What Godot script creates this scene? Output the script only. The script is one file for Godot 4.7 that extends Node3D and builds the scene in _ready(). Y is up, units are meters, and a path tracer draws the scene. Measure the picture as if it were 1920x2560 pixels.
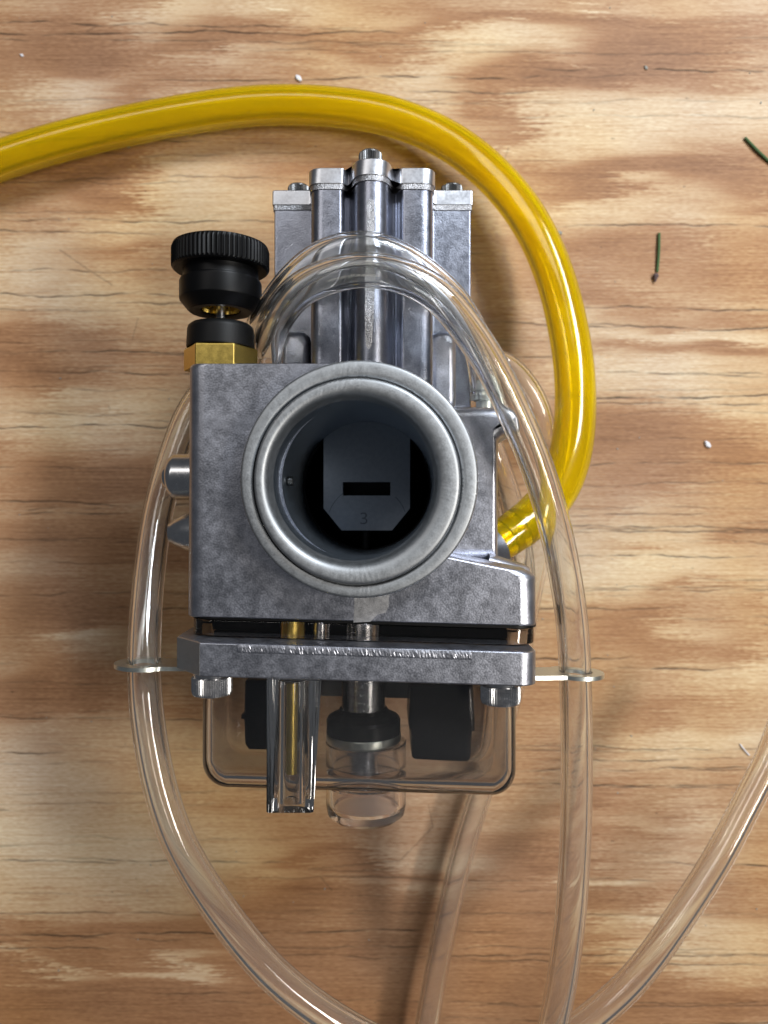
extends Node3D
# A flat-slide carburetor lying on plywood, seen from straight above.
# y is up; the plywood top is y = 0; the camera hangs at y = EYE. Helper D(u, v, d) gives the point that the
# photograph shows at (u, v) when it lies d metres below the eye.

const EYE := 0.268
const FPX := 1923.0
const SLOPE := 0.030          # the float bowl side of the body is machined a little out of square

var tri := PackedVector3Array()
var mats := {}
var used_names := {}
var carb: Node3D

# ------------------------------------------------------------------ points
func D(u: float, v: float, d: float) -> Vector3:
	return Vector3((u - 960.0) / FPX * d, EYE - d, (v - 1280.0) / FPX * d)

func X(u: float, d: float) -> float:
	return (u - 960.0) / FPX * d

func Z(v: float, d: float) -> float:
	return (v - 1280.0) / FPX * d

# ------------------------------------------------------------------ mesh collecting (triangles counter-clockwise seen from outside)
func t3(a: Vector3, b: Vector3, c: Vector3) -> void:
	tri.append(a); tri.append(b); tri.append(c)

func q4(a: Vector3, b: Vector3, c: Vector3, d: Vector3) -> void:
	tri.append(a); tri.append(b); tri.append(c)
	tri.append(a); tri.append(c); tri.append(d)

func commit(called: String, mat: Material, parent: Node = null, crease := 38.0) -> MeshInstance3D:
	var n := tri.size() / 3
	var fn := PackedVector3Array(); fn.resize(n)
	var at := {}
	var keys := []
	keys.resize(n * 3)
	for f in n:
		var a := tri[f * 3]; var b := tri[f * 3 + 1]; var c := tri[f * 3 + 2]
		fn[f] = (b - a).cross(c - a) * 1e6
		for k in 3:
			var p := tri[f * 3 + k]
			var key := Vector3i(roundi(p.x * 2e6), roundi(p.y * 2e6), roundi(p.z * 2e6))
			keys[f * 3 + k] = key
			if at.has(key):
				at[key].append(f)
			else:
				at[key] = [f]
	var limit := cos(deg_to_rad(crease))
	var unit := PackedVector3Array(); unit.resize(n)
	for f in n:
		unit[f] = fn[f].normalized()
	var pos := PackedVector3Array(); var nor := PackedVector3Array()
	pos.resize(n * 3); nor.resize(n * 3)
	var order := [0, 2, 1]
	for f in n:
		for k in 3:
			var s := Vector3.ZERO
			for g in at[keys[f * 3 + k]]:
				if unit[g].dot(unit[f]) > limit:
					s += fn[g]
			var i: int = f * 3 + order[k]
			pos[i] = tri[f * 3 + k]
			nor[i] = s.normalized() if s.length_squared() > 0.0 else Vector3.UP
	var arr := []
	arr.resize(Mesh.ARRAY_MAX)
	arr[Mesh.ARRAY_VERTEX] = pos
	arr[Mesh.ARRAY_NORMAL] = nor
	var m := ArrayMesh.new()
	m.add_surface_from_arrays(Mesh.PRIMITIVE_TRIANGLES, arr)
	tri = PackedVector3Array()
	var o := MeshInstance3D.new()
	o.name = numbered(called, parent)
	o.mesh = m
	o.material_override = mat
	m.surface_set_material(0, mat)
	(parent if parent else self).add_child(o, true)
	return o

func numbered(called: String, parent: Node) -> String:
	var key := str(parent.get_path() if parent and parent.is_inside_tree() else "") + "/" + called
	used_names[key] = used_names.get(key, -1) + 1
	return called if used_names[key] == 0 else "%s_%03d" % [called, used_names[key]]

func tag(o: Node, label: String, category := "", group := "", kind := "") -> Node:
	if label: o.set_meta("label", label)
	if category: o.set_meta("category", category)
	if group: o.set_meta("group", group)
	if kind: o.set_meta("kind", kind)
	return o

# ------------------------------------------------------------------ shapes
func area2(p: PackedVector2Array) -> float:
	var s := 0.0
	for i in p.size():
		s += p[i].cross(p[(i + 1) % p.size()])
	return s * 0.5

func ccw(p: PackedVector2Array) -> PackedVector2Array:
	if area2(p) < 0.0:
		p.reverse()
	return p

func rounded(p: PackedVector2Array, radii: Array, seg := 6) -> PackedVector2Array:
	var out := PackedVector2Array()
	var n := p.size()
	for i in n:
		var r: float = radii[i % radii.size()]
		var a := p[(i + n - 1) % n] - p[i]
		var b := p[(i + 1) % n] - p[i]
		var la := a.length(); var lb := b.length()
		a /= la; b /= lb
		var half := acos(clampf(a.dot(b), -1, 1)) * 0.5
		if r <= 0.0 or half > 1.55:
			out.append(p[i]); continue
		var cut := minf(r / tan(half), minf(la, lb) * 0.49)
		var rr := cut * tan(half)
		var c := p[i] + (a + b).normalized() * (rr / sin(half))
		var s := p[i] + a * cut - c
		var e := p[i] + b * cut - c
		var sweep := s.angle_to(e)
		for k in seg + 1:
			out.append(c + s.rotated(sweep * k / seg))
	return out

func inset(p: PackedVector2Array, bx: float, by: float, amount: float) -> PackedVector2Array:
	var out := PackedVector2Array()
	var n := p.size()
	for i in n:
		var e1 := (p[i] - p[(i + n - 1) % n]).normalized()
		var e2 := (p[(i + 1) % n] - p[i]).normalized()
		var n1 := Vector2(e1.y, -e1.x); var n2 := Vector2(e2.y, -e2.x)
		var o1 := (absf(n1.x) * bx + absf(n1.y) * by) * amount
		var o2 := (absf(n2.x) * bx + absf(n2.y) * by) * amount
		var det := n1.cross(n2)
		if absf(det) < 0.02:
			out.append(p[i] - (n1 + n2).normalized() * (o1 + o2) * 0.5)
		else:
			out.append(p[i] + Vector2((-o1 * n2.y + o2 * n1.y) / det, (-o2 * n1.x + o1 * n2.x) / det))
	return out

func cap(ring: PackedVector3Array, flat: PackedVector2Array, up: bool) -> void:
	var idx := Geometry2D.triangulate_polygon(flat)
	for k in range(0, idx.size(), 3):
		var i := idx[k]; var j := idx[k + 1]; var l := idx[k + 2]
		if (flat[j] - flat[i]).cross(flat[l] - flat[i]) < 0.0:
			var s := j; j = l; l = s
		if up:
			t3(ring[i], ring[j], ring[l])
		else:
			t3(ring[i], ring[l], ring[j])

# A polygon in the local x-y plane of xf, from local z = back to z = front, with rounded edges.
func prism(poly: PackedVector2Array, xf: Transform3D, front: float, back: float, bf := 0.0, bb := 0.0, fx := 1.0, fy := 1.0, steps := 4) -> void:
	poly = ccw(poly)
	var rings := []
	var flats := []
	if bb > 0.0:
		for k in steps:
			var a := PI * 0.5 * k / steps
			flats.append(inset(poly, bb, bb, 1.0 - sin(a)))
			rings.append(back + bb * (1.0 - cos(a)))
	flats.append(poly); rings.append(back + bb)
	if bf > 0.0:
		flats.append(poly); rings.append(front - bf)
		for k in range(steps - 1, -1, -1):
			var a := PI * 0.5 * k / steps
			flats.append(inset(poly, bf * fx, bf * fy, 1.0 - sin(a)))
			rings.append(front - bf * (1.0 - cos(a)))
	else:
		flats.append(poly); rings.append(front)
	var pts := []
	for r in flats.size():
		var ring := PackedVector3Array()
		for p in flats[r]:
			ring.append(xf * Vector3(p.x, p.y, rings[r]))
		pts.append(ring)
	loft(pts)
	cap(pts[0], flats[0], false)
	cap(pts[-1], flats[-1], true)

func loft(rings: Array, flip := false) -> void:
	for r in rings.size() - 1:
		var a: PackedVector3Array = rings[r]
		var b: PackedVector3Array = rings[r + 1]
		var n := a.size()
		for i in n:
			var j := (i + 1) % n
			if flip:
				q4(a[i], b[i], b[j], a[j])
			else:
				q4(a[i], a[j], b[j], b[i])

# profile: Vector2(radius, height along axis); teeth: ribs between heights lo and hi
func lathe(profile: Array, origin: Vector3, axis: Vector3, n := 48, teeth := 0, depth := 0.0, lo := 0.0, hi := 0.0, flip := false) -> void:
	axis = axis.normalized()
	var e1 := axis.cross(Vector3(0.31, 0.93, 0.17)).normalized()
	if absf(axis.z) > 0.9: e1 = Vector3.RIGHT
	var e2 := axis.cross(e1)
	var rings := []
	for p in profile:
		var ring := PackedVector3Array()
		for i in n:
			var a := TAU * i / n
			var r: float = p.x
			if teeth > 0 and p.y > lo - 1e-7 and p.y < hi + 1e-7 and r > depth * 3.0:
				r -= depth * (0.5 - 0.5 * cos(a * teeth))
			ring.append(origin + axis * p.y + (e1 * cos(a) + e2 * sin(a)) * r)
		rings.append(ring)
	loft(rings, flip)

# rings of a body along -y with wandering centres: [radius mm, depth mm, centre x mm, centre z mm, ripple mm]
func ringloft(list: Array, n: int, noise: FastNoiseLite = null, flip := false) -> void:
	var rings := []
	for e in list:
		var ring := PackedVector3Array()
		for i in n:
			var a := TAU * i / n
			var r: float = e[0] * 0.001
			var d: float = e[1] * 0.001
			if noise and e.size() > 4:
				d += noise.get_noise_2d(cos(a) * 300.0, sin(a) * 300.0 + e[0] * 9.0) * e[4] * 0.001 * clampf(0.35 + noise.get_noise_2d(cos(a) * 9.0 + 70.0, sin(a) * 9.0) * 1.6, 0.05, 1.0)
			ring.append(Vector3(e[2] * 0.001 + r * cos(a), EYE - d, e[3] * 0.001 - r * sin(a)))
		rings.append(ring)
	loft(rings, flip)

func curve_of(points: Array, step := 0.002) -> PackedVector3Array:
	var c := Curve3D.new()
	var n := points.size()
	for i in n:
		var before: Vector3 = points[maxi(i - 1, 0)]
		var after: Vector3 = points[mini(i + 1, n - 1)]
		var tan_ := (after - before).normalized()
		var la: float = (points[i] - before).length() / 3.0
		var lb: float = (after - points[i]).length() / 3.0
		c.add_point(points[i], -tan_ * la, tan_ * lb)
	c.bake_interval = step * 0.4
	var total := c.get_baked_length()
	var count := int(total / step)
	var out := PackedVector3Array()
	for i in count + 1:
		out.append(c.sample_baked(total * i / count, true))
	# relax once so that the bend stays even
	for pass_ in 3:
		var was := out.duplicate()
		for i in range(1, out.size() - 1):
			out[i] = was[i] * 0.5 + (was[i - 1] + was[i + 1]) * 0.25
	return out

func tube(points: Array, ro: float, ri: float, n := 40, step := 0.002, swell = null) -> void:
	var path := curve_of(points, step)
	var side := Vector3.UP.cross(path[1] - path[0]).normalized()
	if side.length() < 0.5: side = Vector3.RIGHT
	var outer := []
	var inner := []
	for i in path.size():
		var t := (path[mini(i + 1, path.size() - 1)] - path[maxi(i - 1, 0)]).normalized()
		side = (side - t * side.dot(t)).normalized()
		var up := t.cross(side)
		var o := PackedVector3Array(); var q := PackedVector3Array()
		var extra: float = swell.call(i * step) if swell != null else 0.0
		for k in n:
			var a := TAU * k / n
			var dir := side * cos(a) + up * sin(a)
			o.append(path[i] + dir * (ro + extra))
			q.append(path[i] + dir * (ri + extra))
		outer.append(o); inner.append(q)
	loft(outer)
	if ri > 0.0:
		loft(inner, true)
		for k in n:
			var j := (k + 1) % n
			q4(outer[0][j], outer[0][k], inner[0][k], inner[0][j])
			q4(outer[-1][k], outer[-1][j], inner[-1][j], inner[-1][k])
	else:
		for k in n:
			var j := (k + 1) % n
			t3(path[0], outer[0][j], outer[0][k])
			t3(path[-1], outer[-1][k], outer[-1][j])

# plate between an outer outline and a hole with as many points
func holed(outer: PackedVector2Array, inner: PackedVector2Array, xf: Transform3D, front: float, back: float) -> void:
	var f := []
	for z in [back, front]:
		for p in [outer, inner]:
			var r := PackedVector3Array()
			for q in p: r.append(xf * Vector3(q.x, q.y, z))
			f.append(r)
	var n := outer.size()
	for i in n:
		var j := (i + 1) % n
		q4(f[0][i], f[0][j], f[2][j], f[2][i])
		q4(f[1][i], f[3][i], f[3][j], f[1][j])
		q4(f[2][i], f[2][j], f[3][j], f[3][i])
		q4(f[0][i], f[1][i], f[1][j], f[0][j])

func box(a: Vector3, b: Vector3, xf := Transform3D()) -> void:
	var lo := Vector3(minf(a.x, b.x), minf(a.y, b.y), minf(a.z, b.z))
	var hi := Vector3(maxf(a.x, b.x), maxf(a.y, b.y), maxf(a.z, b.z))
	prism(PackedVector2Array([Vector2(lo.x, lo.y), Vector2(hi.x, lo.y), Vector2(hi.x, hi.y), Vector2(lo.x, hi.y)]), xf, hi.z, lo.z)

# local x = world x, local y = world -z, local z = world y (faces the camera)
func facing() -> Transform3D:
	return Transform3D(Basis(Vector3.RIGHT, Vector3(0, 0, -1), Vector3.UP), Vector3.ZERO)

# outline given in photograph pixels on the plane d metres under the eye, for facing()
func outline(px: Array, d: float) -> PackedVector2Array:
	var out := PackedVector2Array()
	for p in px:
		out.append(Vector2(X(p[0], d), -Z(p[1], d)))
	return out

func skewed() -> Transform3D:
	return Transform3D(Basis(Vector3(1, 0, SLOPE), Vector3.UP, Vector3(0, 0, 1)), Vector3.ZERO)

func low(p: Vector3) -> Vector3:
	return p + Vector3(0, 0, p.x * SLOPE)

# ------------------------------------------------------------------ materials
func fast(seed_: int, freq: float, octaves := 4, type := FastNoiseLite.TYPE_SIMPLEX_SMOOTH) -> FastNoiseLite:
	var f := FastNoiseLite.new()
	f.seed = seed_
	f.frequency = freq
	f.noise_type = type
	f.fractal_octaves = octaves
	f.fractal_type = FastNoiseLite.FRACTAL_FBM if octaves > 1 else FastNoiseLite.FRACTAL_NONE
	return f

func grey(seed_: int, freq: float, octaves: int, w: int, h: int, seamless := false) -> Image:
	var f := fast(seed_, freq, octaves)
	var im: Image = f.get_seamless_image(w, h, false, false, 0.15, true) if seamless else f.get_image(w, h, false, false, true)
	im.convert(Image.FORMAT_L8)
	return im

func tex(im: Image) -> ImageTexture:
	return ImageTexture.create_from_image(im)

func make_metals() -> void:
	var n := 512
	var big := grey(11, 0.010, 5, n, n, true).get_data()
	var mid := grey(12, 0.035, 4, n, n, true).get_data()
	var fin := grey(13, 0.16, 3, n, n, true).get_data()
	var col := PackedByteArray(); col.resize(n * n * 3)
	var rou := PackedByteArray(); rou.resize(n * n)
	var bmp := PackedByteArray(); bmp.resize(n * n)
	for i in n * n:
		var b := big[i] / 255.0; var m := mid[i] / 255.0; var f := fin[i] / 255.0
		var k := clampf((b * 0.35 + m * 0.65 - 0.5) * 2.0 + 0.5, 0, 1)          # clouded casting skin
		var s := 0.68 + 0.15 * (k - 0.5) * 0.33 + 0.10 * (f - 0.5) + 0.09 * (b - 0.5)
		col[i * 3] = int(255 * clampf(s * 0.985, 0, 1))
		col[i * 3 + 1] = int(255 * clampf(s * 0.985, 0, 1))
		col[i * 3 + 2] = int(255 * clampf(s * 1.005, 0, 1))
		rou[i] = int(255 * clampf(0.47 + 0.09 * (k - 0.5) + 0.13 * (f - 0.5), 0, 1))
		bmp[i] = int(255 * clampf(0.5 + 0.55 * (f - 0.5) + 0.35 * (m - 0.5), 0, 1))
	var rg := RandomNumberGenerator.new(); rg.seed = 17
	for k in 26:
		var x := rg.randf() * n; var y := rg.randf() * n; var a := rg.randf() * PI; var ln := rg.randf_range(3, 16); var w := rg.randf_range(0.25, 1.0)
		for q in int(ln * 2):
			var i := posmod(int(y + sin(a) * q * 0.5), n) * n + posmod(int(x + cos(a) * q * 0.5), n)
			for c in 3: col[i * 3 + c] = int(lerpf(col[i * 3 + c], 235, w))
			rou[i] = int(lerpf(rou[i], 70, w)); bmp[i] = int(lerpf(bmp[i], 40, w))
	var tc := tex(Image.create_from_data(n, n, false, Image.FORMAT_RGB8, col))
	var tr := tex(Image.create_from_data(n, n, false, Image.FORMAT_L8, rou))
	var tb := tex(Image.create_from_data(n, n, false, Image.FORMAT_L8, bmp))
	for i in n * n:
		var m := mid[i] / 255.0; var f := fin[i] / 255.0
		var s := 0.70 + 0.05 * (m - 0.5) + 0.07 * (f - 0.5)
		for k in 3: col[i * 3 + k] = int(255 * s)
		rou[i] = int(255 * clampf(0.46 + 0.10 * (m - 0.5) + 0.10 * (f - 0.5), 0, 1))
	var pc := tex(Image.create_from_data(n, n, false, Image.FORMAT_RGB8, col))
	var pr := tex(Image.create_from_data(n, n, false, Image.FORMAT_L8, rou))
	mats.cast = metal(Color(1.02, 1.03, 1.06), 0.82, tc, tr, tb, 0.004, 21.0)
	mats.cast_dark = metal(Color(0.90, 0.92, 0.97), 0.70, tc, tr, tb, 0.004, 23.0)
	mats.rough = metal(Color(1.0, 1.0, 1.0), 1.0, tc, tr, tb, 0.03, 40.0)
	mats.machined = metal(Color(0.93, 0.945, 0.96), 1.12, pc, pr, tb, 0.0012, 23.0)
	mats.polished = metal(Color(1.12, 1.13, 1.16), 0.75, pc, pr, tb, 0.0010, 14.0)
	mats.bore = metal(Color(0.78, 0.83, 0.88), 0.9, pc, pr, tb, 0.002, 21.0)
	mats.slide = metal(Color(0.80, 0.83, 0.88), 0.85, pc, pr, tb, 0.002, 33.0)
	mats.stamp = metal(Color(0.56, 0.58, 0.62), 0.9, pc, pr, null, 0.0, 33.0)
	mats.zinc = metal(Color(1.18, 1.20, 1.16), 0.75, pc, pr, tb, 0.002, 31.0)
	mats.steel = metal(Color(0.62, 0.62, 0.62), 0.75, pc, pr, tb, 0.002, 31.0)
	mats.chrome = metal(Color(1.14, 1.14, 1.15), 0.55, pc, pr, null, 0.0, 31.0)
	mats.brass = metal(Color(1.22, 1.06, 0.58), 0.75, pc, pr, null, 0.0, 31.0)
	mats.patch = metal(Color(1.06, 1.06, 1.05), 1.15, tc, tr, tb, 0.003, 37.0)

func metal(c: Color, rough: float, tc: Texture2D, tr: Texture2D, tb: Texture2D, relief: float, scale: float) -> StandardMaterial3D:
	var m := StandardMaterial3D.new()
	m.albedo_color = c
	m.albedo_texture = tc
	m.metallic = 1.0
	m.roughness = rough
	m.roughness_texture = tr
	m.uv1_triplanar = true
	m.uv1_scale = Vector3.ONE * scale
	if tb:
		m.heightmap_enabled = true
		m.heightmap_texture = tb
		m.heightmap_scale = relief
	return m

func plain(c: Color, rough: float, metallic := 0.0) -> StandardMaterial3D:
	var m := StandardMaterial3D.new()
	m.albedo_color = c
	m.roughness = rough
	m.metallic = metallic
	return m

func glass(c: Color, alpha: float, rough: float, scale := 0.05) -> StandardMaterial3D:
	var m := StandardMaterial3D.new()
	m.albedo_color = Color(c.r, c.g, c.b, alpha)
	m.roughness = rough
	m.refraction_enabled = true
	m.refraction_scale = scale
	m.transparency = BaseMaterial3D.TRANSPARENCY_ALPHA
	return m

func make_others() -> void:
	mats.black = plain(Color(0.02, 0.02, 0.024), 0.40)
	mats.black.metallic_specular = 0.3
	mats.rubber = plain(Color(0.03, 0.03, 0.032), 0.5)
	mats.rubber.metallic_specular = 0.35
	mats.float_black = plain(Color(0.03, 0.03, 0.045), 0.25)
	mats.recess_dark = plain(Color(0.05, 0.05, 0.055), 0.6, 0.6)  # near-black tone that stands in for shade deep in recesses
	mats.clear = glass(Color(0.865, 0.86, 0.855), 0.012, 0.02)
	mats.frosted = glass(Color(0.98, 0.97, 0.97), 0.03, 0.08)
	mats.smoky = glass(Color(0.80, 0.78, 0.76), 0.0, 0.02)
	mats.hose = glass(Color(0.995, 0.992, 0.98), 0.022, 0.015)
	mats.fuel = glass(Color(1.0, 0.925, 0.0), 0.12, 0.10)
	mats.fuel.metallic_specular = 0.36
	mats.grass = plain(Color(0.24, 0.36, 0.19), 0.6)
	mats.root = plain(Color(0.36, 0.30, 0.30), 0.8)
	mats.chip = plain(Color(0.86, 0.86, 0.88), 0.5)
	mats.grey_chip = plain(Color(0.55, 0.55, 0.52), 0.7)

# ------------------------------------------------------------------ plywood
const BW := 0.56
const BH := 0.60
const TW := 1792
const TH := 1792

func make_wood() -> StandardMaterial3D:
	# everything below is in texels; photograph pixels lie 0.1394 mm apart on the board
	var streak := grey(21, 0.30, 3, 96, TH); streak.resize(TW, TH, Image.INTERPOLATE_CUBIC)
	var fibre := grey(22, 0.45, 2, 420, TH); fibre.resize(TW, TH, Image.INTERPOLATE_CUBIC)
	var cloud := grey(23, 0.020, 4, 224, TH / 2); cloud.resize(TW, TH, Image.INTERPOLATE_CUBIC)
	var wav := grey(24, 0.012, 3, TW / 4, TH / 4)
	var wax := grey(25, 0.010, 3, TW / 4, TH / 4)
	# tone patches: [u, v, half width, half height, amount], + pale, - darker brown
	var patches := [
		[420, 20, 300, 34, 0.5], [80, 80, 160, 70, -0.45], [600, 105, 420, 34, -0.4], [130, 215, 80, 60, 0.5], [420, 195, 260, 40, -0.3], [620, 136, 150, 9, 0.4],
		[1280, 45, 420, 22, -0.55], [1190, 95, 260, 32, 0.5], [1690, 110, 260, 60, -0.45], [1060, 200, 130, 70, 0.5], [1430, 210, 300, 46, -0.6], [1640, 315, 340, 78, 0.75],
		[1190, 300, 90, 60, -0.45], [1640, 455, 330, 32, -0.55], [1850, 430, 120, 40, -0.3], [1640, 520, 300, 36, 0.5], [1680, 640, 330, 70, -0.35], [1500, 590, 60, 40, 0.2],
		[110, 440, 170, 40, -0.75], [330, 380, 120, 30, -0.4], [480, 510, 260, 90, 0.42], [240, 480, 90, 30, -0.3], [800, 420, 160, 40, -0.25], [230, 720, 280, 90, 0.12],
		[380, 640, 120, 26, -0.35], [60, 660, 80, 60, 0.3], [1580, 806, 130, 20, 0.6], [1770, 826, 130, 9, 0.7], [1700, 775, 240, 24, -0.3], [1730, 865, 220, 22, -0.45],
		[1690, 955, 260, 62, 0.65], [1700, 1130, 280, 95, -0.42], [1600, 1390, 260, 100, 0.45], [1540, 1345, 90, 10, -0.5], [1720, 1480, 120, 16, -0.4], [1860, 1330, 160, 24, -0.4],
		[1600, 1590, 180, 70, -0.38], [1800, 1650, 180, 60, 0.40], [1620, 1760, 200, 40, -0.3], [1650, 1850, 220, 70, 0.3], [1840, 1880, 120, 60, 0.3], [1500, 2005, 220, 26, -0.4],
		[120, 870, 90, 36, -0.6], [110, 925, 80, 30, -0.5], [210, 965, 90, 30, -0.6], [330, 880, 130, 26, -0.25], [240, 1040, 260, 40, 0.2],
		[300, 1150, 220, 26, -0.6], [250, 1200, 260, 34, -0.75], [120, 1340, 200, 50, -0.45], [330, 1370, 160, 60, -0.45], [160, 1510, 240, 40, -0.4], [220, 1595, 110, 14, 0.6],
		[300, 1640, 220, 20, 0.2], [80, 1720, 170, 60, -0.55], [280, 1760, 160, 40, -0.3], [330, 1800, 60, 30, -0.2], [110, 1960, 300, 110, 0.45], [150, 2150, 340, 100, 0.42],
		[380, 1960, 120, 60, -0.25], [200, 2300, 340, 20, -0.25], [150, 2500, 420, 130, -0.5], [300, 2396, 160, 14, 0.8], [60, 2392, 45, 6, 0.7], [110, 2425, 60, 13, 0.75], [90, 2470, 60, 13, 0.75],
		[560, 2120, 120, 60, 0.3], [760, 2180, 110, 60, 0.25], [920, 2170, 220, 16, -0.5], [840, 2360, 420, 110, -0.42], [900, 2520, 420, 70, -0.5], [470, 2285, 110, 16, -0.4],
		[1280, 2150, 130, 60, -0.65], [1580, 2090, 260, 30, -0.3], [1560, 2200, 120, 12, 0.55], [1500, 2270, 240, 56, -0.5], [1780, 2340, 200, 46, 0.55], [1560, 2430, 220, 40, -0.4],
		[1760, 2510, 220, 40, -0.6], [1850, 2420, 100, 30, 0.3], [1300, 2470, 140, 60, -0.5], [700, 1900, 260, 120, 0.1], [560, 880, 80, 60, -0.1], [1000, 2260, 180, 20, -0.2]]
	var cw := 448; var ch := 448
	var ctrl := PackedFloat32Array(); ctrl.resize(cw * ch)
	ctrl.fill(0.5)
	var mmx := BW / cw; var mmz := BH / ch
	var wa := grey(31, 0.012, 3, cw, ch).get_data()
	var wb := grey(32, 0.05, 3, cw / 4, ch)
	wb.resize(cw, ch, Image.INTERPOLATE_CUBIC)
	var wbd := wb.get_data()
	var rng := RandomNumberGenerator.new(); rng.seed = 5
	for k in 60:   # the sheet goes on outside the photograph with the same kind of figure
		patches.append([rng.randf_range(-1000, 2900), rng.randf_range(-800, 3400), rng.randf_range(120, 360), rng.randf_range(14, 70), rng.randf_range(-0.6, 0.55)])
		var p = patches[-1]
		if p[0] > -150 and p[0] < 2070 and p[1] > -60 and p[1] < 2620: patches.pop_back()
	for p in patches:
		var px: float = ((p[0] - 960.0) * 0.0001394 + BW * 0.5) / mmx
		var pz: float = ((p[1] - 1280.0) * 0.0001394 + BH * 0.5) / mmz
		var rx: float = p[2] * 0.0001394 / mmx
		var rz: float = maxf(p[3] * 0.0001394 / mmz, 1.0)
		for j in range(maxi(0, int(pz - rz * 2.6 - 6)), mini(ch, int(pz + rz * 2.6 + 6))):
			for i in range(maxi(0, int(px - rx * 1.9 - 14)), mini(cw, int(px + rx * 1.9 + 14))):
				var at := j * cw + i
				var du := (i - px + (wa[at] - 128) * 0.16 + (wbd[at] - 128) * 0.12) / rx
				var dv := (j - pz + (wbd[at] - 128) * 0.055 + (wa[at] - 128) * 0.02) / rz
				var q := du * du + dv * dv
				if q < 4.5:
					ctrl[at] += p[4] * 0.78 * exp(-q * 0.85)
	var cim := Image.create_from_data(cw, ch, false, Image.FORMAT_RF, ctrl.to_byte_array())
	cim.resize(TW, TH, Image.INTERPOLATE_CUBIC)
	var ctl := cim.get_data().to_float32_array()
	# cracks along the grain: drawn as a darkness map
	var crack := PackedByteArray(); crack.resize(TW * TH)
	var wob := fast(41, 0.02, 3)
	var per := 0.0001394 / BW * TW
	for k in 430:
		var cx := rng.randf_range(0, TW); var cy := rng.randf_range(0, TH)
		var half := rng.randf_range(60, 420)
		var strong := pow(rng.randf(), 1.6) * 1.0 + 0.18
		var dip := rng.randf_range(-0.012, 0.02)
		var lift := rng.randf_range(0, 900.0)
		for i in range(maxi(0, int(cx - half)), mini(TW, int(cx + half))):
			var s := (i - cx) / half
			var y := cy + (i - cx) * dip + wob.get_noise_2d(i * 0.4, lift) * 4.0 + wob.get_noise_2d(i * 2.0, lift + 50) * 0.9
			var dark := strong * (1.0 - s * s * s * s) * clampf(0.62 + wob.get_noise_2d(i * 0.9, lift + 300) * 1.2, 0.12, 1.0)
			var j := int(floor(y)); var fr := y - j
			for r in 3:
				var jj := j + r - 1
				if jj < 0 or jj >= TH: continue
				var w: float = [0.18 * (1.0 - fr), 1.0 - fr * 0.7, 0.3 + 0.7 * fr][r] if r < 3 else 0.0
				if r == 2: w = fr * 0.9
				var at := jj * TW + i
				crack[at] = maxi(crack[at], mini(int(255.0 * dark * w), 255))
	# torn pale fibres near the far end of the board
	var pale := PackedByteArray(); pale.resize(TW * TH)
	for k in 260:
		var far := k < 170
		var cx := rng.randf_range(0, TW)
		var cy := (rng.randf_range(-500, 420) - 1280.0) * per * (BW / BH) * (float(TH) / TW) + TH * 0.5 if far else rng.randf_range(0, TH)
		var half := rng.randf_range(4, 26)
		var strong := rng.randf_range(0.2, 0.8) * (1.0 if far else 0.5)
		for i in range(maxi(0, int(cx - half)), mini(TW, int(cx + half))):
			var s := (i - cx) / half
			var j := int(cy + s * 1.2)
			if j < 1 or j >= TH - 1: continue
			pale[j * TW + i] = maxi(pale[j * TW + i], int(255 * strong * (1.0 - s * s)))
			if strong > 0.5: pale[(j + 1) * TW + i] = maxi(pale[(j + 1) * TW + i], int(150 * strong * (1.0 - s * s)))
	# knots' curled edges, small dents and dirt
	var marks := [[[770, 2172], [900, 2160], [1000, 2150], [1040, 2110], [1082, 2065], [1070, 2010]], [[775, 2172], [880, 2178], [985, 2170]], [[800, 2190], [830, 2226]], [[345, 795], [330, 850]], [[150, 625], [215, 670], [280, 712]],
		[[600, 2308], [650, 2318]], [[1270, 372], [1250, 430]], [[200, 60], [240, 66], [215, 80]], [[270, 1015], [276, 1024]]]
	for mk in marks:
		for seg in mk.size() - 1:
			var a := Vector2((mk[seg][0] - 960) * 0.0001394 / BW * TW + TW * 0.5, (mk[seg][1] - 1280) * 0.0001394 / BH * TH + TH * 0.5)
			var b := Vector2((mk[seg + 1][0] - 960) * 0.0001394 / BW * TW + TW * 0.5, (mk[seg + 1][1] - 1280) * 0.0001394 / BH * TH + TH * 0.5)
			var steps := int(a.distance_to(b) * 2) + 1
			for s in steps:
				var p := a.lerp(b, float(s) / steps)
				for dj in 2:
					var at := (int(p.y) + dj) * TW + int(p.x)
					crack[at] = maxi(crack[at], 62 - dj * 22)
	for k in 240:
		var i := rng.randi_range(2, TW - 3); var j := rng.randi_range(2, TH - 3)
		var w := rng.randi_range(1, 4)
		for di in w:
			crack[j * TW + mini(i + di, TW - 1)] = rng.randi_range(60, 170)
	var grain := grey(26, 0.35, 2, TW / 2, TH); grain.resize(TW, TH, Image.INTERPOLATE_BILINEAR)
	var nd := grain.get_data()
	var lines_ := grey(27, 0.75, 1, 26, TH); lines_.resize(TW, TH, Image.INTERPOLATE_CUBIC)
	var ld := lines_.get_data()
	var sd := streak.get_data(); var fd := fibre.get_data(); var cd := cloud.get_data()
	wav.resize(TW, TH, Image.INTERPOLATE_BILINEAR); wax.resize(TW, TH, Image.INTERPOLATE_BILINEAR)
	var wd := wav.get_data(); var xd := wax.get_data()
	var col := PackedByteArray(); col.resize(TW * TH * 3)
	var bmp := PackedByteArray(); bmp.resize(TW * TH)
	# tone ramp in sRGB
	var ramp := PackedFloat32Array()
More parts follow.
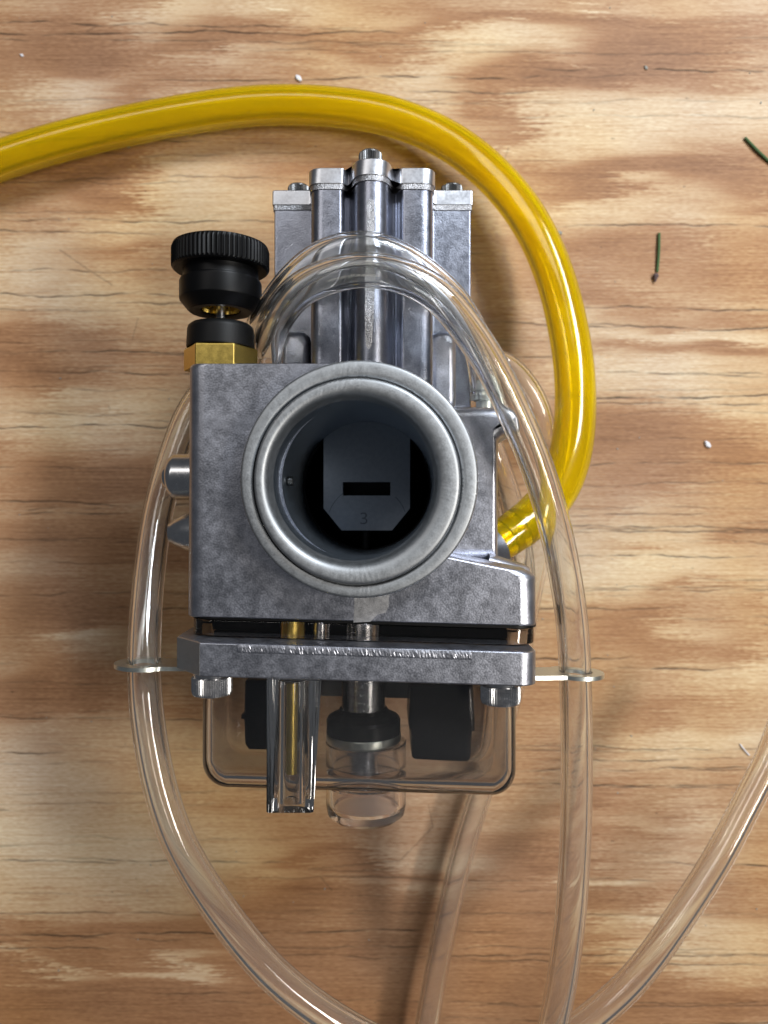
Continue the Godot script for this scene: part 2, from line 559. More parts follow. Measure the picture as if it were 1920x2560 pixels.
	for k in 256:
		var t := k / 255.0
		var c: Color
		if t < 0.35: c = Color(0.50, 0.33, 0.20).lerp(Color(0.65, 0.465, 0.305), t / 0.35)
		elif t < 0.65: c = Color(0.65, 0.465, 0.305).lerp(Color(0.765, 0.622, 0.455), (t - 0.35) / 0.3)
		else: c = Color(0.765, 0.622, 0.455).lerp(Color(0.885, 0.80, 0.645), (t - 0.65) / 0.35)
		var grey_wood := c.get_luminance()
		c = c.lerp(Color(grey_wood, grey_wood, grey_wood), 0.10)
		ramp.append(c.r * 255); ramp.append(c.g * 255); ramp.append(c.b * 255)
	var last := TW * TH - 1
	for at in TW * TH:
		var s := sd[at] / 255.0 - 0.5
		var f := fd[at] / 255.0 - 0.5
		var u := (ctl[clampi(at + int(s * 60.0 + f * 34.0), 0, last)] - 0.5 + (cd[at] / 255.0 - 0.5) * 0.22) * 3.4
		var t := 0.53 + 0.34 * u / sqrt(1.0 + u * u) + s * 0.20 + f * 0.27 + (nd[at] / 255.0 - 0.5) * 0.10 + (cd[at] / 255.0 - 0.5) * 0.10 + (wd[at] / 255.0 - 0.5) * 0.12
		var p := pale[at] / 255.0
		t -= maxf(0.0, ld[at] / 255.0 - 0.62) * 0.55
		t += p * 0.55
		var k := int(clampf(t, 0.0, 1.0) * 255.0) * 3
		var dk := 1.0 - crack[at] / 255.0 * 0.58
		var grey_ := (xd[at] / 255.0 - 0.42) * 0.20        # weathering: some areas greyer, some warmer
		col[at * 3] = int(clampf(ramp[k] * dk * (1.0 - grey_ * 0.3), 0, 255))
		col[at * 3 + 1] = int(clampf(ramp[k + 1] * dk, 0, 255))
		col[at * 3 + 2] = int(clampf(ramp[k + 2] * dk * (1.0 + grey_), 0, 255))
		bmp[at] = int(clampf(150.0 + s * 70.0 + f * 60.0 + p * 60.0 - crack[at] * 0.6, 0, 255))
	var m := StandardMaterial3D.new()
	m.albedo_texture = tex(Image.create_from_data(TW, TH, false, Image.FORMAT_RGB8, col))
	m.roughness = 0.62
	m.metallic_specular = 0.4
	m.heightmap_enabled = true
	m.heightmap_texture = tex(Image.create_from_data(TW, TH, false, Image.FORMAT_L8, bmp))
	m.heightmap_scale = 0.035
	return m

func build_board() -> void:
	var root := Node3D.new()
	root.name = "plywood_sheet"
	add_child(root)
	tag(root, "weathered plywood sheet with horizontal grain under everything", "", "", "structure")
	var hx := BW * 0.5; var hz := BH * 0.5; var r := 0.0012; var th := 0.0028
	var st := SurfaceTool.new()
	st.begin(Mesh.PRIMITIVE_TRIANGLES)
	# top veneer with a broken edge; uv runs over the whole sheet
	var rings := []
	for spec in [[-r, 0.0], [-r * 0.3, -r * 0.3], [0.0, -r], [0.0, -th]]:
		rings.append([Vector3(-hx - spec[0], spec[1], -hz - spec[0]), Vector3(hx + spec[0], spec[1], -hz - spec[0]), Vector3(hx + spec[0], spec[1], hz + spec[0]), Vector3(-hx - spec[0], spec[1], hz + spec[0])])
	var put := func(p: Vector3, nrm: Vector3):
		st.set_normal(nrm)
		st.set_uv(Vector2(clampf(p.x / BW + 0.5, 0.001, 0.999), clampf(p.z / BH + 0.5, 0.001, 0.999)))
		st.add_vertex(p)
	var top = rings[0]
	for i in [0, 1, 2, 0, 2, 3]:
		put.call(top[i], Vector3.UP)
	for k in 3:
		for i in 4:
			var j := (i + 1) % 4
			var a: Vector3 = rings[k][i]; var b: Vector3 = rings[k][j]; var c: Vector3 = rings[k + 1][j]; var d: Vector3 = rings[k + 1][i]
			var nn := (c - a).cross(b - a).normalized()
			if nn.dot(a + Vector3(0, 0.05, 0)) < 0: nn = -nn
			for p in [a, c, b, a, d, c]: put.call(p, nn)
	var o := MeshInstance3D.new()
	o.name = "face_veneer"
	o.mesh = st.commit()
	o.material_override = mats.wood
	root.add_child(o, true)
	var dark := plain(Color(0.50, 0.36, 0.22), 0.8)
	var light := plain(Color(0.68, 0.53, 0.35), 0.8)
	for k in 4:
		var y := -th - k * 0.0032 - 0.00002
		var s := -0.0003 if k % 2 == 0 else 0.0
		box(Vector3(-hx - s, y - 0.00318, -hz - s), Vector3(hx + s, y, hz + s))
		commit("ply_layer", dark if k % 2 == 0 else light, root)

# ------------------------------------------------------------------ the carburetor
func build_body() -> void:
	# left and lower block of the casting, seen face on
	var d := 0.178
	var px := [[465, 905], [880, 905]]
	for k in 23:
		var a := deg_to_rad(268.0 - 225.0 * k / 22.0)
		px.append([900.0 + 212.0 * cos(a), 1201.0 + 212.0 * sin(a)])
	px.append_array([[1123, 1383], [1160, 1390], [1318, 1424], [1346, 1440], [1347, 1569], [461, 1545]])
	var radii := [0.0010]
	for k in px.size() - 5: radii.append(0.0)
	radii.append_array([0.001, 0.0018, 0.0006, 0.0006])
	radii.resize(px.size())
	radii[-4] = 0.001; radii[-3] = 0.0018; radii[-2] = 0.0006; radii[-1] = 0.0006
	var poly := rounded(outline(px, d), radii)
	prism(poly, facing(), EYE - d, EYE - 0.206, 0.0042, 0.001, 1.0, 0.11, 6)
	var body := commit("body", mats.cast, carb)
	# core of the casting round the bore, down to the spigot that stands on the board
	ringloft([[0.01, 262, -5, -7.4], [21.0, 262, -5, -7.4], [22.0, 261, -5, -7.4], [22.0, 240, -5, -7.4], [27.5, 238, -5, -7.4], [28.0, 206, -5, -7.4], [25.5, 200, -5, -7.4], [25.5, 181, -5.4, -7.3], [18.6, 181, -5.4, -7.3]], 72)
	commit("barrel", mats.cast_dark, body)
	ringloft([[18.4, 262, -5, -7.4], [22.4, 262.0, -5, -7.4], [22.4, 268, -5, -7.4], [18.4, 268, -5, -7.4]], 64)
	commit("spigot", mats.cast_dark, body)
	# right lobe, set back, with the arm that carries the vent barb
	d = 0.187
	poly = rounded(outline([[1112, 1013], [1140, 1014], [1302, 1016], [1303, 1086], [1248, 1088], [1247, 1400], [1112, 1400]], d), [0.001, 0, 0.0033, 0.0033, 0.0022, 0.0004, 0.0004])
	prism(poly, facing(), EYE - d, EYE - 0.214, 0.0027, 0.001, 0.55, 1.0, 6)
	commit("side_lobe", mats.cast, body)
	# fuel inlet boss behind the lower corner
	lathe([Vector2(0, 0), Vector2(0.0072, 0), Vector2(0.0072, 0.0055), Vector2(0.0064, 0.0062), Vector2(0, 0.0062)], D(1190, 1395, 0.203), D(1305, 1335, 0.212) - D(1190, 1395, 0.203), 40)
	commit("inlet_boss", mats.cast, body)
	# rounded lug seen between lobe and lower corner
	lathe([Vector2(0, 0), Vector2(0.0030, 0), Vector2(0.0030, 0.009), Vector2(0.0026, 0.0103), Vector2(0.0014, 0.0110), Vector2(0, 0.0112)], D(1215, 1413, 0.1885), Vector3(1, 0, 0.30), 28)
	commit("lug", mats.cast, body)
	# two lugs on the left flank
	lathe([Vector2(0, -0.004), Vector2(0.0058, -0.004), Vector2(0.0058, 0.0026), Vector2(0.0056, 0.0034), Vector2(0.0050, 0.0042), Vector2(0.0043, 0.0046), Vector2(0.0034, 0.0048), Vector2(0.0032, 0.0049), Vector2(0.0029, 0.0056), Vector2(0.0020, 0.0062), Vector2(0, 0.0064)], D(468, 1192, 0.194), Vector3(-1, 0, 0.02), 40)
	commit("idle_screw", mats.chrome, body)
	lathe([Vector2(0, -0.004), Vector2(0.0056, -0.004), Vector2(0.0047, 0.0), Vector2(0.0034, 0.0026), Vector2(0.0028, 0.0034), Vector2(0.0024, 0.0042), Vector2(0, 0.0044)], D(466, 1330, 0.193), Vector3(-1, 0, 0.05), 36)
	commit("taper_lug", mats.chrome, body)
	# bare rectangular patch below the bell where the skin is scraped
	prism(outline([[886, 1480], [974, 1480], [972, 1515], [964, 1532], [944, 1536], [926, 1554], [884, 1556]], 0.178), facing(), EYE - 0.178 + 0.00006, EYE - 0.1782)
	commit("scraped_patch", mats.patch, body)
	# embossed oval on the right flank of the lower block
	var ring := []
	for k in 25:
		var a := TAU * k / 24
		ring.append(Vector3(X(1346, 0.178) + 0.0001, EYE - 0.190 + sin(a) * 0.0052, Z(1505, 0.178) + cos(a) * 0.0045))
	tube(ring, 0.00025, 0.0, 6, 0.0006)
	commit("embossed_oval", mats.cast, body)

	# the bell: two rounded lips with a groove between, then the bore
	var chat := fast(71, 0.20, 2)
	ringloft([
		[26.0, 181.0, -5.5, -7.3], [26.4, 178.5, -5.5, -7.3], [26.5, 171.6, -5.5, -7.3], [26.42, 171.1, -5.5, -7.3], [26.2, 170.75, -5.5, -7.3, 0.02], [25.8, 170.58, -5.5, -7.3, 0.04], [24.9, 170.54, -5.5, -7.3, 0.06],
		[24.0, 170.58, -5.55, -7.2, 0.06], [23.5, 170.72, -5.7, -7.0, 0.04], [23.25, 171.0, -5.8, -6.9, 0.02], [23.12, 172.0, -5.9, -6.8], [22.86, 172.0, -5.9, -6.8]], 420, chat)
	var bell := commit("intake_bell", mats.machined, carb)
	ringloft([[22.84, 172.2, -5.9, -6.8], [22.78, 169.9, -5.9, -6.8, 0.01], [22.68, 169.4, -5.9, -6.8, 0.02], [22.4, 169.1, -5.95, -6.82, 0.04], [21.9, 168.98, -6.05, -6.85, 0.06], [21.0, 168.95, -6.25, -6.9, 0.06], [20.2, 169.05, -6.5, -7.0, 0.04],
		[19.5, 169.35, -6.75, -7.05, 0.02], [19.0, 169.85, -6.9, -7.1, 0.01], [18.6, 170.7, -7.0, -7.12], [18.35, 172.2, -7.0, -7.12], [18.2, 174.5, -6.9, -7.15]], 420, chat)
	commit("inner_lip", mats.machined, bell)
	ringloft([[18.2, 174.5, -6.9, -7.15], [18.1, 180, -6.5, -7.2], [18.05, 195, -5.7, -7.3], [18.0, 216, -4.83, -7.41]], 120)
	var bore := commit("bore", mats.bore, carb)
	# slide chamber behind the bore mouth, then the outlet bore down to the spigot
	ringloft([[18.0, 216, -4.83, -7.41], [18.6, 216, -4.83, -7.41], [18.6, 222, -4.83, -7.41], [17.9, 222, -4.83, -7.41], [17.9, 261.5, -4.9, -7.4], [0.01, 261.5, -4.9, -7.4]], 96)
	commit("outlet_bore", mats.recess_dark, bore)  # shade deep in the bore is painted on as near-black
	# little air jet in the wall of the bore
	lathe([Vector2(0.0, 0.0004), Vector2(0.0008, 0.0004), Vector2(0.0012, 0.0), Vector2(0.0012, -0.001)], Vector3(-0.0236, EYE - 0.190, -0.0076), Vector3(-1, 0, 0), 20)
	commit("air_jet", mats.steel, bore)

	# flat slide with its slot: two halves that meet on the centre line, so that the slot is a real hole
	d = 0.2162
	for half in 2:
		px = [[917, 985], [1025, 985], [1025, 1271], [980, 1326], [917, 1326], [917, 1239], [976, 1239], [976, 1205], [917, 1205]]
		if half == 0:
			for p in px: p[0] = 1834 - p[0]
			px.reverse()
			for p in px:
				if p[0] == 858: p[0] = 857
		prism(outline(px, d), facing(), EYE - d, EYE - d - 0.0035)
	var slide := commit("slide", mats.slide, carb, 20.0)
	prism(outline([[850, 1200], [984, 1200], [984, 1246], [850, 1246]], d + 0.004), facing(), EYE - d - 0.0062, EYE - d - 0.0070)
	commit("slot_floor", mats.recess_dark, slide)
	var arc := []
	for k in 17:
		var a := deg_to_rad(198.0 + (342.0 - 198.0) * k / 16.0)
		arc.append(D(918 + cos(a) * 100, 1310 + sin(a) * 96, d) + Vector3(0, 0.00001, 0))
	for k in arc.size() - 1:
		if absf(arc[k].x - X(917, d)) > 0.0072:
			var away: Vector3 = (arc[k + 1] - arc[k]).cross(Vector3.UP).normalized() * 0.00009
			q4(arc[k] - away, arc[k] + away, arc[k + 1] + away, arc[k + 1] - away)
	commit("scribed_arc", mats.stamp, slide)
	var three := TextMesh.new()
	var font := SystemFont.new(); font.font_names = PackedStringArray(["Droid Sans"])
	three.font = font; three.text = "3"; three.font_size = 32; three.pixel_size = 0.000135; three.depth = 0.00006
	var digit := MeshInstance3D.new()
	digit.name = "stamped_number"
	digit.mesh = three
	digit.material_override = mats.stamp
	digit.transform = Transform3D(facing().basis, D(910, 1297, d) + Vector3(0, 0.00003, 0))
	slide.add_child(digit, true)
	lathe([Vector2(0, 0), Vector2(0.0013, 0), Vector2(0.0013, 0.0105), Vector2(0.0007, 0.013), Vector2(0, 0.013)], D(915, 1310, 0.2185), Vector3(0, 0, 1), 20)
	commit("metering_rod", mats.recess_dark, slide)

func tower_profile(grow: float) -> PackedVector2Array:
	var half := [[-26.05, 224], [-26.05, 203.9], [-25.85, 203.4], [-25.4, 203.2], [-16.4, 203.2], [-15.5, 202.8], [-15.35, 202.0], [-15.35, 193.4], [-15.2, 192.2], [-14.7, 191.2], [-14.0, 190.5], [-13.0, 190.1], [-12.0, 190.0], [-8.1, 190.0], [-7.5, 190.25], [-7.0, 190.9],
		[-6.6, 191.9], [-6.2, 192.7], [-5.7, 193.0], [-5.2, 192.6], [-4.85, 191.6], [-4.6, 190.2], [-4.25, 188.4], [-3.7, 187.0], [-2.9, 185.9], [-1.9, 185.25], [-0.9, 184.95], [0.0, 184.87]]
	var p := []
	for q in half: p.append([q[0] - 3.0, q[1]])
	for k in range(half.size() - 2, -1, -1): p.append([-half[k][0] - 3.0, half[k][1]])
	var out := PackedVector2Array()
	for q in p:
		out.append(Vector2(q[0] * 0.001, EYE - q[1] * 0.001))
	out = ccw(out)
	return inset(out, -grow, -grow, 1.0) if grow > 0.0 else out

func socket_screw(parent: Node, centre: Vector3, axis: Vector3, r: float, h: float, mat: Material, teeth := 40) -> void:
	var prof := [Vector2(0, 0), Vector2(r * 0.97, 0), Vector2(r, 0.0003), Vector2(r, h * 0.80), Vector2(r * 0.95, h * 0.92), Vector2(r * 0.86, h), Vector2(r * 0.55, h), Vector2(r * 0.5, h - 0.0004), Vector2(r * 0.5, h * 0.4), Vector2(0, h * 0.4)]
	lathe(prof, centre, axis, teeth * 4, teeth, 0.00022, 0.0002, h * 0.85)
	commit("screw_head", mat, parent, 30.0)

func build_tower() -> void:
	var along := Transform3D()
	prism(tower_profile(0.0), along, -0.0264, -0.0797)
	var tower := commit("slide_housing", mats.cast_dark, carb, 30.0)
	prism(tower_profile(0.00025), along, -0.0797, -0.0811)
	commit("gasket_line", mats.rough, tower, 30.0)
	prism(tower_profile(0.00045), along, -0.0811, -0.0849, 0.0, 0.0003)
	var top := commit("top_cap", mats.polished, carb, 30.0)
	socket_screw(top, Vector3(X(926, 0.1886), EYE - 0.1892, -0.0849), Vector3(0, 0, -1), 0.0029, 0.0034, mats.steel)
	socket_screw(top, Vector3(X(746, 0.208), EYE - 0.2085, -0.0849), Vector3(0, 0, -1), 0.0029, 0.0034, mats.steel)
	socket_screw(top, Vector3(X(1130, 0.208), EYE - 0.2085, -0.0849), Vector3(0, 0, -1), 0.0029, 0.0034, mats.steel)
	# raised pads of the casting low on both wings
	for s in [[[700, 826], [775, 826], [775, 1000], [700, 1000]], [[1074, 826], [1141, 826], [1141, 1030], [1074, 1030]]]:
		prism(rounded(outline(s, 0.1985), [0.0025]), facing(), EYE - 0.1985, EYE - 0.206, 0.0022, 0.0, 0.8, 1.0)
		commit("wing_pad", mats.cast, tower)
	# parting flash down the middle rib
	var flash := [[917, 500], [936, 500], [937, 700], [934, 800], [930, 860], [922, 880], [914, 860], [912, 800], [915, 700]]
	prism(rounded(outline(flash, 0.1851), [0.0004]), facing(), EYE - 0.18478, EYE - 0.1862)
	commit("parting_flash", mats.rough, tower)
	# hose barbs on both sides
	for b in [[1213, 1016, 0.2005]]:
		lathe([Vector2(0, -0.002), Vector2(0.0024, -0.002), Vector2(0.0024, 0.0012), Vector2(0.0030, 0.0014), Vector2(0.0026, 0.0036), Vector2(0.0030, 0.0040), Vector2(0.0026, 0.0066), Vector2(0.0019, 0.0070), Vector2(0.0019, 0.0072), Vector2(0, 0.0072)], D(b[0], b[1], b[2]), Vector3(0, 0, -1), 32)
		commit("vent_barb", mats.zinc, carb)
	lathe([Vector2(0, -0.003), Vector2(0.0036, -0.003), Vector2(0.0036, 0.0050), Vector2(0.0043, 0.0053), Vector2(0.0036, 0.0095), Vector2(0.0043, 0.0099), Vector2(0.0034, 0.0140), Vector2(0.0022, 0.0142), Vector2(0, 0.0142)], D(1232, 1366, 0.2115), D(1345, 1288, 0.216) - D(1232, 1366, 0.2115), 36)
	commit("fuel_barb", mats.brass, carb)

func build_knob() -> void:
	var o := Vector3(X(552, 0.190), EYE - 0.190, -0.0347)
	var up := Vector3(0, 0, -1)
	var hex := PackedVector2Array()
	for k in 6:
		hex.append(Vector2(cos(TAU * k / 6.0 - 0.03), sin(TAU * k / 6.0 - 0.03)) * 0.0091)
	prism(rounded(hex, [0.0005], 3), Transform3D(Basis(), Vector3(o.x, o.y, 0)), o.z, o.z - 0.0056, 0.0003, 0.0006)
	var nut := commit("brass_nut", mats.brass, carb)
	lathe([Vector2(0, 0.0056), Vector2(0.0082, 0.0056), Vector2(0.0083, 0.006), Vector2(0.0081, 0.0100), Vector2(0.0079, 0.0108), Vector2(0.0072, 0.0114), Vector2(0.0040, 0.0114), Vector2(0, 0.0114)], o, up, 64)
	commit("seal_collar", mats.rubber, nut)
	lathe([Vector2(0.0052, 0.0114), Vector2(0.0052, 0.0117), Vector2(0.0044, 0.0122), Vector2(0.0012, 0.0122), Vector2(0.0012, 0.0178), Vector2(0, 0.0178)], o, up, 40)
	commit("plunger_stem", mats.chrome, nut)
	# knob: grip above, hollow underneath
	lathe([Vector2(0.0, 0.0172), Vector2(0.0036, 0.0172), Vector2(0.0036, 0.0165), Vector2(0.0048, 0.0165), Vector2(0.0049, 0.0150), Vector2(0.0062, 0.0146), Vector2(0.0076, 0.0146), Vector2(0.0081, 0.0150), Vector2(0.0099, 0.0172), Vector2(0.0100, 0.0176), Vector2(0.0100, 0.0216), Vector2(0.0098, 0.0221),
		Vector2(0.0093, 0.0222), Vector2(0.0091, 0.0226), Vector2(0.0092, 0.0246), Vector2(0.0112, 0.0247), Vector2(0.0116, 0.0250), Vector2(0.0119, 0.0254), Vector2(0.0119, 0.0296), Vector2(0.0115, 0.0306), Vector2(0.0106, 0.0310), Vector2(0.0, 0.0310)], o, up, 66 * 5, 66, 0.00030, 0.0253, 0.0297)
	var knob := commit("choke_knob", mats.black, carb, 32.0)
	lathe([Vector2(0.0013, 0.0169), Vector2(0.0034, 0.0169), Vector2(0.0046, 0.0160), Vector2(0.0047, 0.0152)], o, up, 96, 24, 0.0004, 0.0150, 0.0170, true)
	commit("brass_insert", mats.brass, knob, 15.0)

func stadium(cx: float, cy: float, r: float, ex: float, ey: float, hw: float, n: int) -> PackedVector2Array:
	# outline seen from the hole's centre: a round eye that runs out into an arm toward (ex, ey)
	var out := PackedVector2Array()
	var dir := (Vector2(ex, ey) - Vector2(cx, cy))
	var len_ := dir.length(); dir /= len_
	for i in n:
		var a := TAU * i / n
		var v := Vector2(cos(a), sin(a))
		var along := v.dot(dir); var side := absf(v.cross(dir))
		var reach := r
		if along > 0.0:
			var t := minf(len_ / along, hw / maxf(side, 1e-4))
			reach = maxf(r, t)
		out.append(Vector2(cx, cy) + v * reach)
	return out

func build_bowl() -> void:
	var sk := skewed()
	# gasket and the bowl's own flange, between body and clamp plate
	var fl := rounded(PackedVector2Array([Vector2(X(470, 0.1795), EYE - 0.1795), Vector2(X(1346, 0.1795), EYE - 0.1795), Vector2(X(1346, 0.1795), EYE - 0.214), Vector2(X(470, 0.1795), EYE - 0.214)]), [0.0060], 10)
	prism(inset(fl, 0.0004, 0.0004, 1.0), sk, 0.0262, 0.0254)
	commit("black_gasket", mats.rubber, carb)
	# the clear bowl: flange, walls and floor as one shell
	var x0 := X(499, 0.186); var x1 := X(1295, 0.186)
	var y1 := EYE - 0.1835; var y0 := EYE - 0.216
	var wall := 0.0022
	var zb := 0.0687
	var zt := 0.0264
	var rect := func(ins: float, z: float, rad: float) -> PackedVector3Array:
		var q := rounded(ccw(PackedVector2Array([Vector2(x0 + ins, y0 + ins), Vector2(x1 - ins, y0 + ins), Vector2(x1 - ins, y1 - ins), Vector2(x0 + ins, y1 - ins)])), [maxf(rad - ins, 0.0008)], 8)
		var r := PackedVector3Array()
		for p in q: r.append(sk * Vector3(p.x, p.y, z))
		return r
	var R := 0.0062
	var outer := []
	var inner := []
	outer.append(rect.call(0.0, zt + 0.0042, R))
	outer.append(rect.call(0.0, zt + 0.012, R))
	outer.append(rect.call(0.0, zb - 0.020, R))
	for k in 9:
		var a := PI * 0.5 * k / 8
		outer.append(rect.call(R * 1.05 * (1.0 - cos(a)), zb - R * 1.05 * (1.0 - sin(a)), R))
	inner.append(rect.call(wall, zt + 0.0042, R))
	inner.append(rect.call(wall, zt + 0.012, R))
	inner.append(rect.call(wall, zb - 0.020, R))
	for k in 9:
		var a := PI * 0.5 * k / 8
		inner.append(rect.call(wall + (R * 1.05 - wall * 0.7) * (1.0 - cos(a)), zb - wall - (R * 1.05 - wall * 0.7) * (1.0 - sin(a)), R))
	loft(outer)
	loft(inner, true)
	var n: int = outer[0].size()
	for i in n:
		var j := (i + 1) % n
		q4(outer[0][j], outer[0][i], inner[0][i], inner[0][j])
	var fo := PackedVector2Array(); var fi := PackedVector2Array()
	for p in outer[-1]: fo.append(Vector2(p.x, p.y))
	for p in inner[-1]: fi.append(Vector2(p.x, p.y))
	cap(outer[-1], fo, true)
	cap(inner[-1], fi, false)
	var bowl := commit("float_bowl", mats.clear, carb, 30.0)
	prism(fl, sk, 0.0302, 0.0263, 0.0004, 0.0004)
	commit("bowl_flange", mats.smoky, bowl)
	# round well at the bottom that takes the jet cap, a separate clear cup
	var wc := Vector3(X(915, 0.1985), EYE - 0.1985, 0.0)
	lathe([Vector2(0.0086, 0.0695), Vector2(0.0100, 0.0695), Vector2(0.0103, 0.0699), Vector2(0.0103, 0.0752), Vector2(0.0099, 0.0774), Vector2(0.0086, 0.0785), Vector2(0, 0.0786), Vector2(0, 0.0762), Vector2(0.0074, 0.0762), Vector2(0.0084, 0.0752), Vector2(0.0086, 0.0740), Vector2(0.0086, 0.0695)], low(wc), Vector3(0, 0, 1), 64)
	commit("drain_cup", mats.frosted, bowl, 30.0)
	lathe([Vector2(0.0086, 0.0588), Vector2(0.0101, 0.0588), Vector2(0.0103, 0.0590), Vector2(0.0103, 0.0649), Vector2(0.0086, 0.0650), Vector2(0.0086, 0.0588)], low(wc), Vector3(0, 0, 1), 64)
	commit("cup_collar", mats.frosted, bowl, 30.0)
	# flat-faced drain spout in front of the bowl, with a brass overflow pipe inside
	var sp := func(u0: float, u1: float, z: float, d: float, thick: float) -> PackedVector3Array:
		var xa := X(u0, d); var xb := X(u1, d); var c := (xa + xb) * 0.5; var w := (xb - xa) * 0.5
		var r := PackedVector3Array()
		var q := PackedVector2Array([Vector2(c + w, EYE - d - 0.0006), Vector2(c + w - 0.0006, EYE - d), Vector2(c - w + 0.0006, EYE - d), Vector2(c - w, EYE - d - 0.0006)])
		for k in 15:
			var a := PI + PI * k / 14.0
			q.append(Vector2(c + cos(a) * w, EYE - d - 0.0012 + sin(a) * thick))
		for p in q: r.append(Vector3(p.x, p.y, z))
		return r
	var ra: PackedVector3Array = sp.call(666, 803, 0.0371, 0.1708, 0.0080)
	var rb: PackedVector3Array = sp.call(665, 783, 0.0672, 0.1718, 0.0056)
	loft([ra, rb])
	for pair in [[ra, false], [rb, true]]:
		var f2 := PackedVector2Array()
		for p in pair[0]: f2.append(Vector2(p.x, p.y))
		cap(pair[0], f2, pair[1])
	lathe([Vector2(0, 0.0380), Vector2(0.0030, 0.0380), Vector2(0.0030, 0.0655), Vector2(0, 0.0656)], Vector3(X(735, 0.1745), EYE - 0.1750, 0.0), Vector3(-0.008, 0.0, 1).normalized(), 40, 0, 0.0, 0.0, 0.0, true)
	commit("drain_spout", mats.clear, bowl, 30.0)
	lathe([Vector2(0, 0.0385), Vector2(0.0019, 0.0385), Vector2(0.0019, 0.0590), Vector2(0.0014, 0.0592), Vector2(0.0013, 0.0585), Vector2(0, 0.0585)], Vector3(X(735, 0.1745), EYE - 0.1748, 0.0), Vector3(-0.008, 0.0, 1).normalized(), 32)
	commit("overflow_pipe", mats.brass, bowl)
	# floats
	for f in [[[1027, 1705], [1183, 1705], [1188, 1812], [1181, 1826], [1176, 1905], [1029, 1898], [1027, 1826], [1021, 1812]], [[612, 1700], [756, 1704], [756, 1876], [622, 1874], [612, 1860], [610, 1800], [604, 1792], [610, 1780]]]:
		prism(rounded(outline(f, 0.190), [0.0007, 0.0007, 0.0006, 0.0006, 0.0012, 0.0012, 0.0006, 0.0006], 4), facing(), EYE - 0.190, EYE - 0.208, 0.0012, 0.0012)
		var fm := commit("float", mats.float_black, carb)
		var left: bool = f[0][0] < 900
		var ridge := [[604, 1786], [752, 1788], [752, 1796], [604, 1796]] if left else [[1023, 1812], [1186, 1816], [1186, 1826], [1023, 1822]]
		prism(outline(ridge, 0.1898), facing(), EYE - 0.18975, EYE - 0.1925, 0.0003)
		commit("float_seam", mats.float_black, fm)
	# main jet post: bright tube, dark cone, ring, jet
	var pc := Vector3(X(909, 0.197), EYE - 0.197, 0.0)
	lathe([Vector2(0, 0.0262), Vector2(0.0056, 0.0262), Vector2(0.0056, 0.0527), Vector2(0, 0.0527)], low(pc), Vector3(0, 0, 1), 48)
	var post := commit("jet_post", mats.chrome, carb)
	lathe([Vector2(0.0055, 0.0500), Vector2(0.0060, 0.0500), Vector2(0.0064, 0.0508), Vector2(0.0090, 0.0522), Vector2(0.0094, 0.0530), Vector2(0.0094, 0.0562), Vector2(0.0050, 0.0562)], low(pc), Vector3(0, 0, 1), 56)
	commit("rubber_cone", mats.rubber, post, 25.0)
	lathe([Vector2(0.0050, 0.0562), Vector2(0.0093, 0.0562), Vector2(0.0095, 0.0565), Vector2(0.0095, 0.0580), Vector2(0.0091, 0.0585), Vector2(0.0050, 0.0585), Vector2(0, 0.0586)], low(pc), Vector3(0, 0, 1), 56)
	commit("steel_ring", mats.zinc, post)
	lathe([Vector2(0.0, 0.0586), Vector2(0.0047, 0.0586), Vector2(0.0047, 0.0610), Vector2(0.0036, 0.0612), Vector2(0.0036, 0.0690), Vector2(0.0030, 0.0698), Vector2(0, 0.0698)], low(pc), Vector3(0, 0, 1), 40)
	commit("main_jet", mats.chrome, post)
	# near-black block added to darken the gap behind the flange, with small brass fittings
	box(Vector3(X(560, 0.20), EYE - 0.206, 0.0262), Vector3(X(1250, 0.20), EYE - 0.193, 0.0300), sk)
	commit("gap_dark_block", mats.recess_dark, carb)
	lathe([Vector2(0, 0.0262), Vector2(0.0030, 0.0262), Vector2(0.0030, 0.0304), Vector2(0, 0.0304)], low(Vector3(X(735, 0.187), EYE - 0.187, 0)), Vector3(0, 0, 1), 32)
	commit("float_needle", mats.brass, carb)
	lathe([Vector2(0, 0.0262), Vector2(0.0022, 0.0262), Vector2(0.0022, 0.0304), Vector2(0, 0.0304)], low(Vector3(X(805, 0.189), EYE - 0.189, 0)), Vector3(0, 0, 1), 32)
	commit("pivot_pin", mats.chrome, carb)
	# float hanger seen behind the jet post
	box(Vector3(X(800, 0.208), EYE - 0.212, 0.0385), Vector3(X(1030, 0.208), EYE - 0.208, 0.0500), sk)
	commit("float_hanger", mats.steel, carb)

	# clamp plate: chamfered and polished at the left, rounded at the right; open inside for the bowl
	var pl := PackedVector2Array([Vector2(X(500, 0.172), EYE - 0.172), Vector2(X(1347, 0.172), EYE - 0.172), Vector2(X(1347, 0.172), EYE - 0.1835), Vector2(X(447, 0.1808), EYE - 0.1835), Vector2(X(447, 0.1808), EYE - 0.1795)])
	pl = rounded(pl, [0.0, 0.0042, 0.0, 0.0, 0.0], 8)
	prism(pl, sk, 0.0381, 0.0304, 0.0004, 0.0004)
	var plate := commit("clamp_plate", mats.cast, carb, 24.0)
	box(Vector3(X(447, 0.1808), EYE - 0.214, 0.0305), Vector3(X(510, 0.1808), EYE - 0.1836, 0.0380), sk)
	commit("plate_side", mats.cast, plate)
	box(Vector3(X(1283, 0.1835), EYE - 0.214, 0.0305), Vector3(X(1347, 0.172), EYE - 0.1836, 0.0380), sk)
	commit("plate_side", mats.cast, plate)
	# polished facet on the chamfered corner
	var a0 := Vector2(X(447, 0.1808), EYE - 0.1795); var a1 := Vector2(X(500, 0.172), EYE - 0.172)
	var nn := Vector2(-(a1 - a0).y, (a1 - a0).x).normalized() * 0.00008
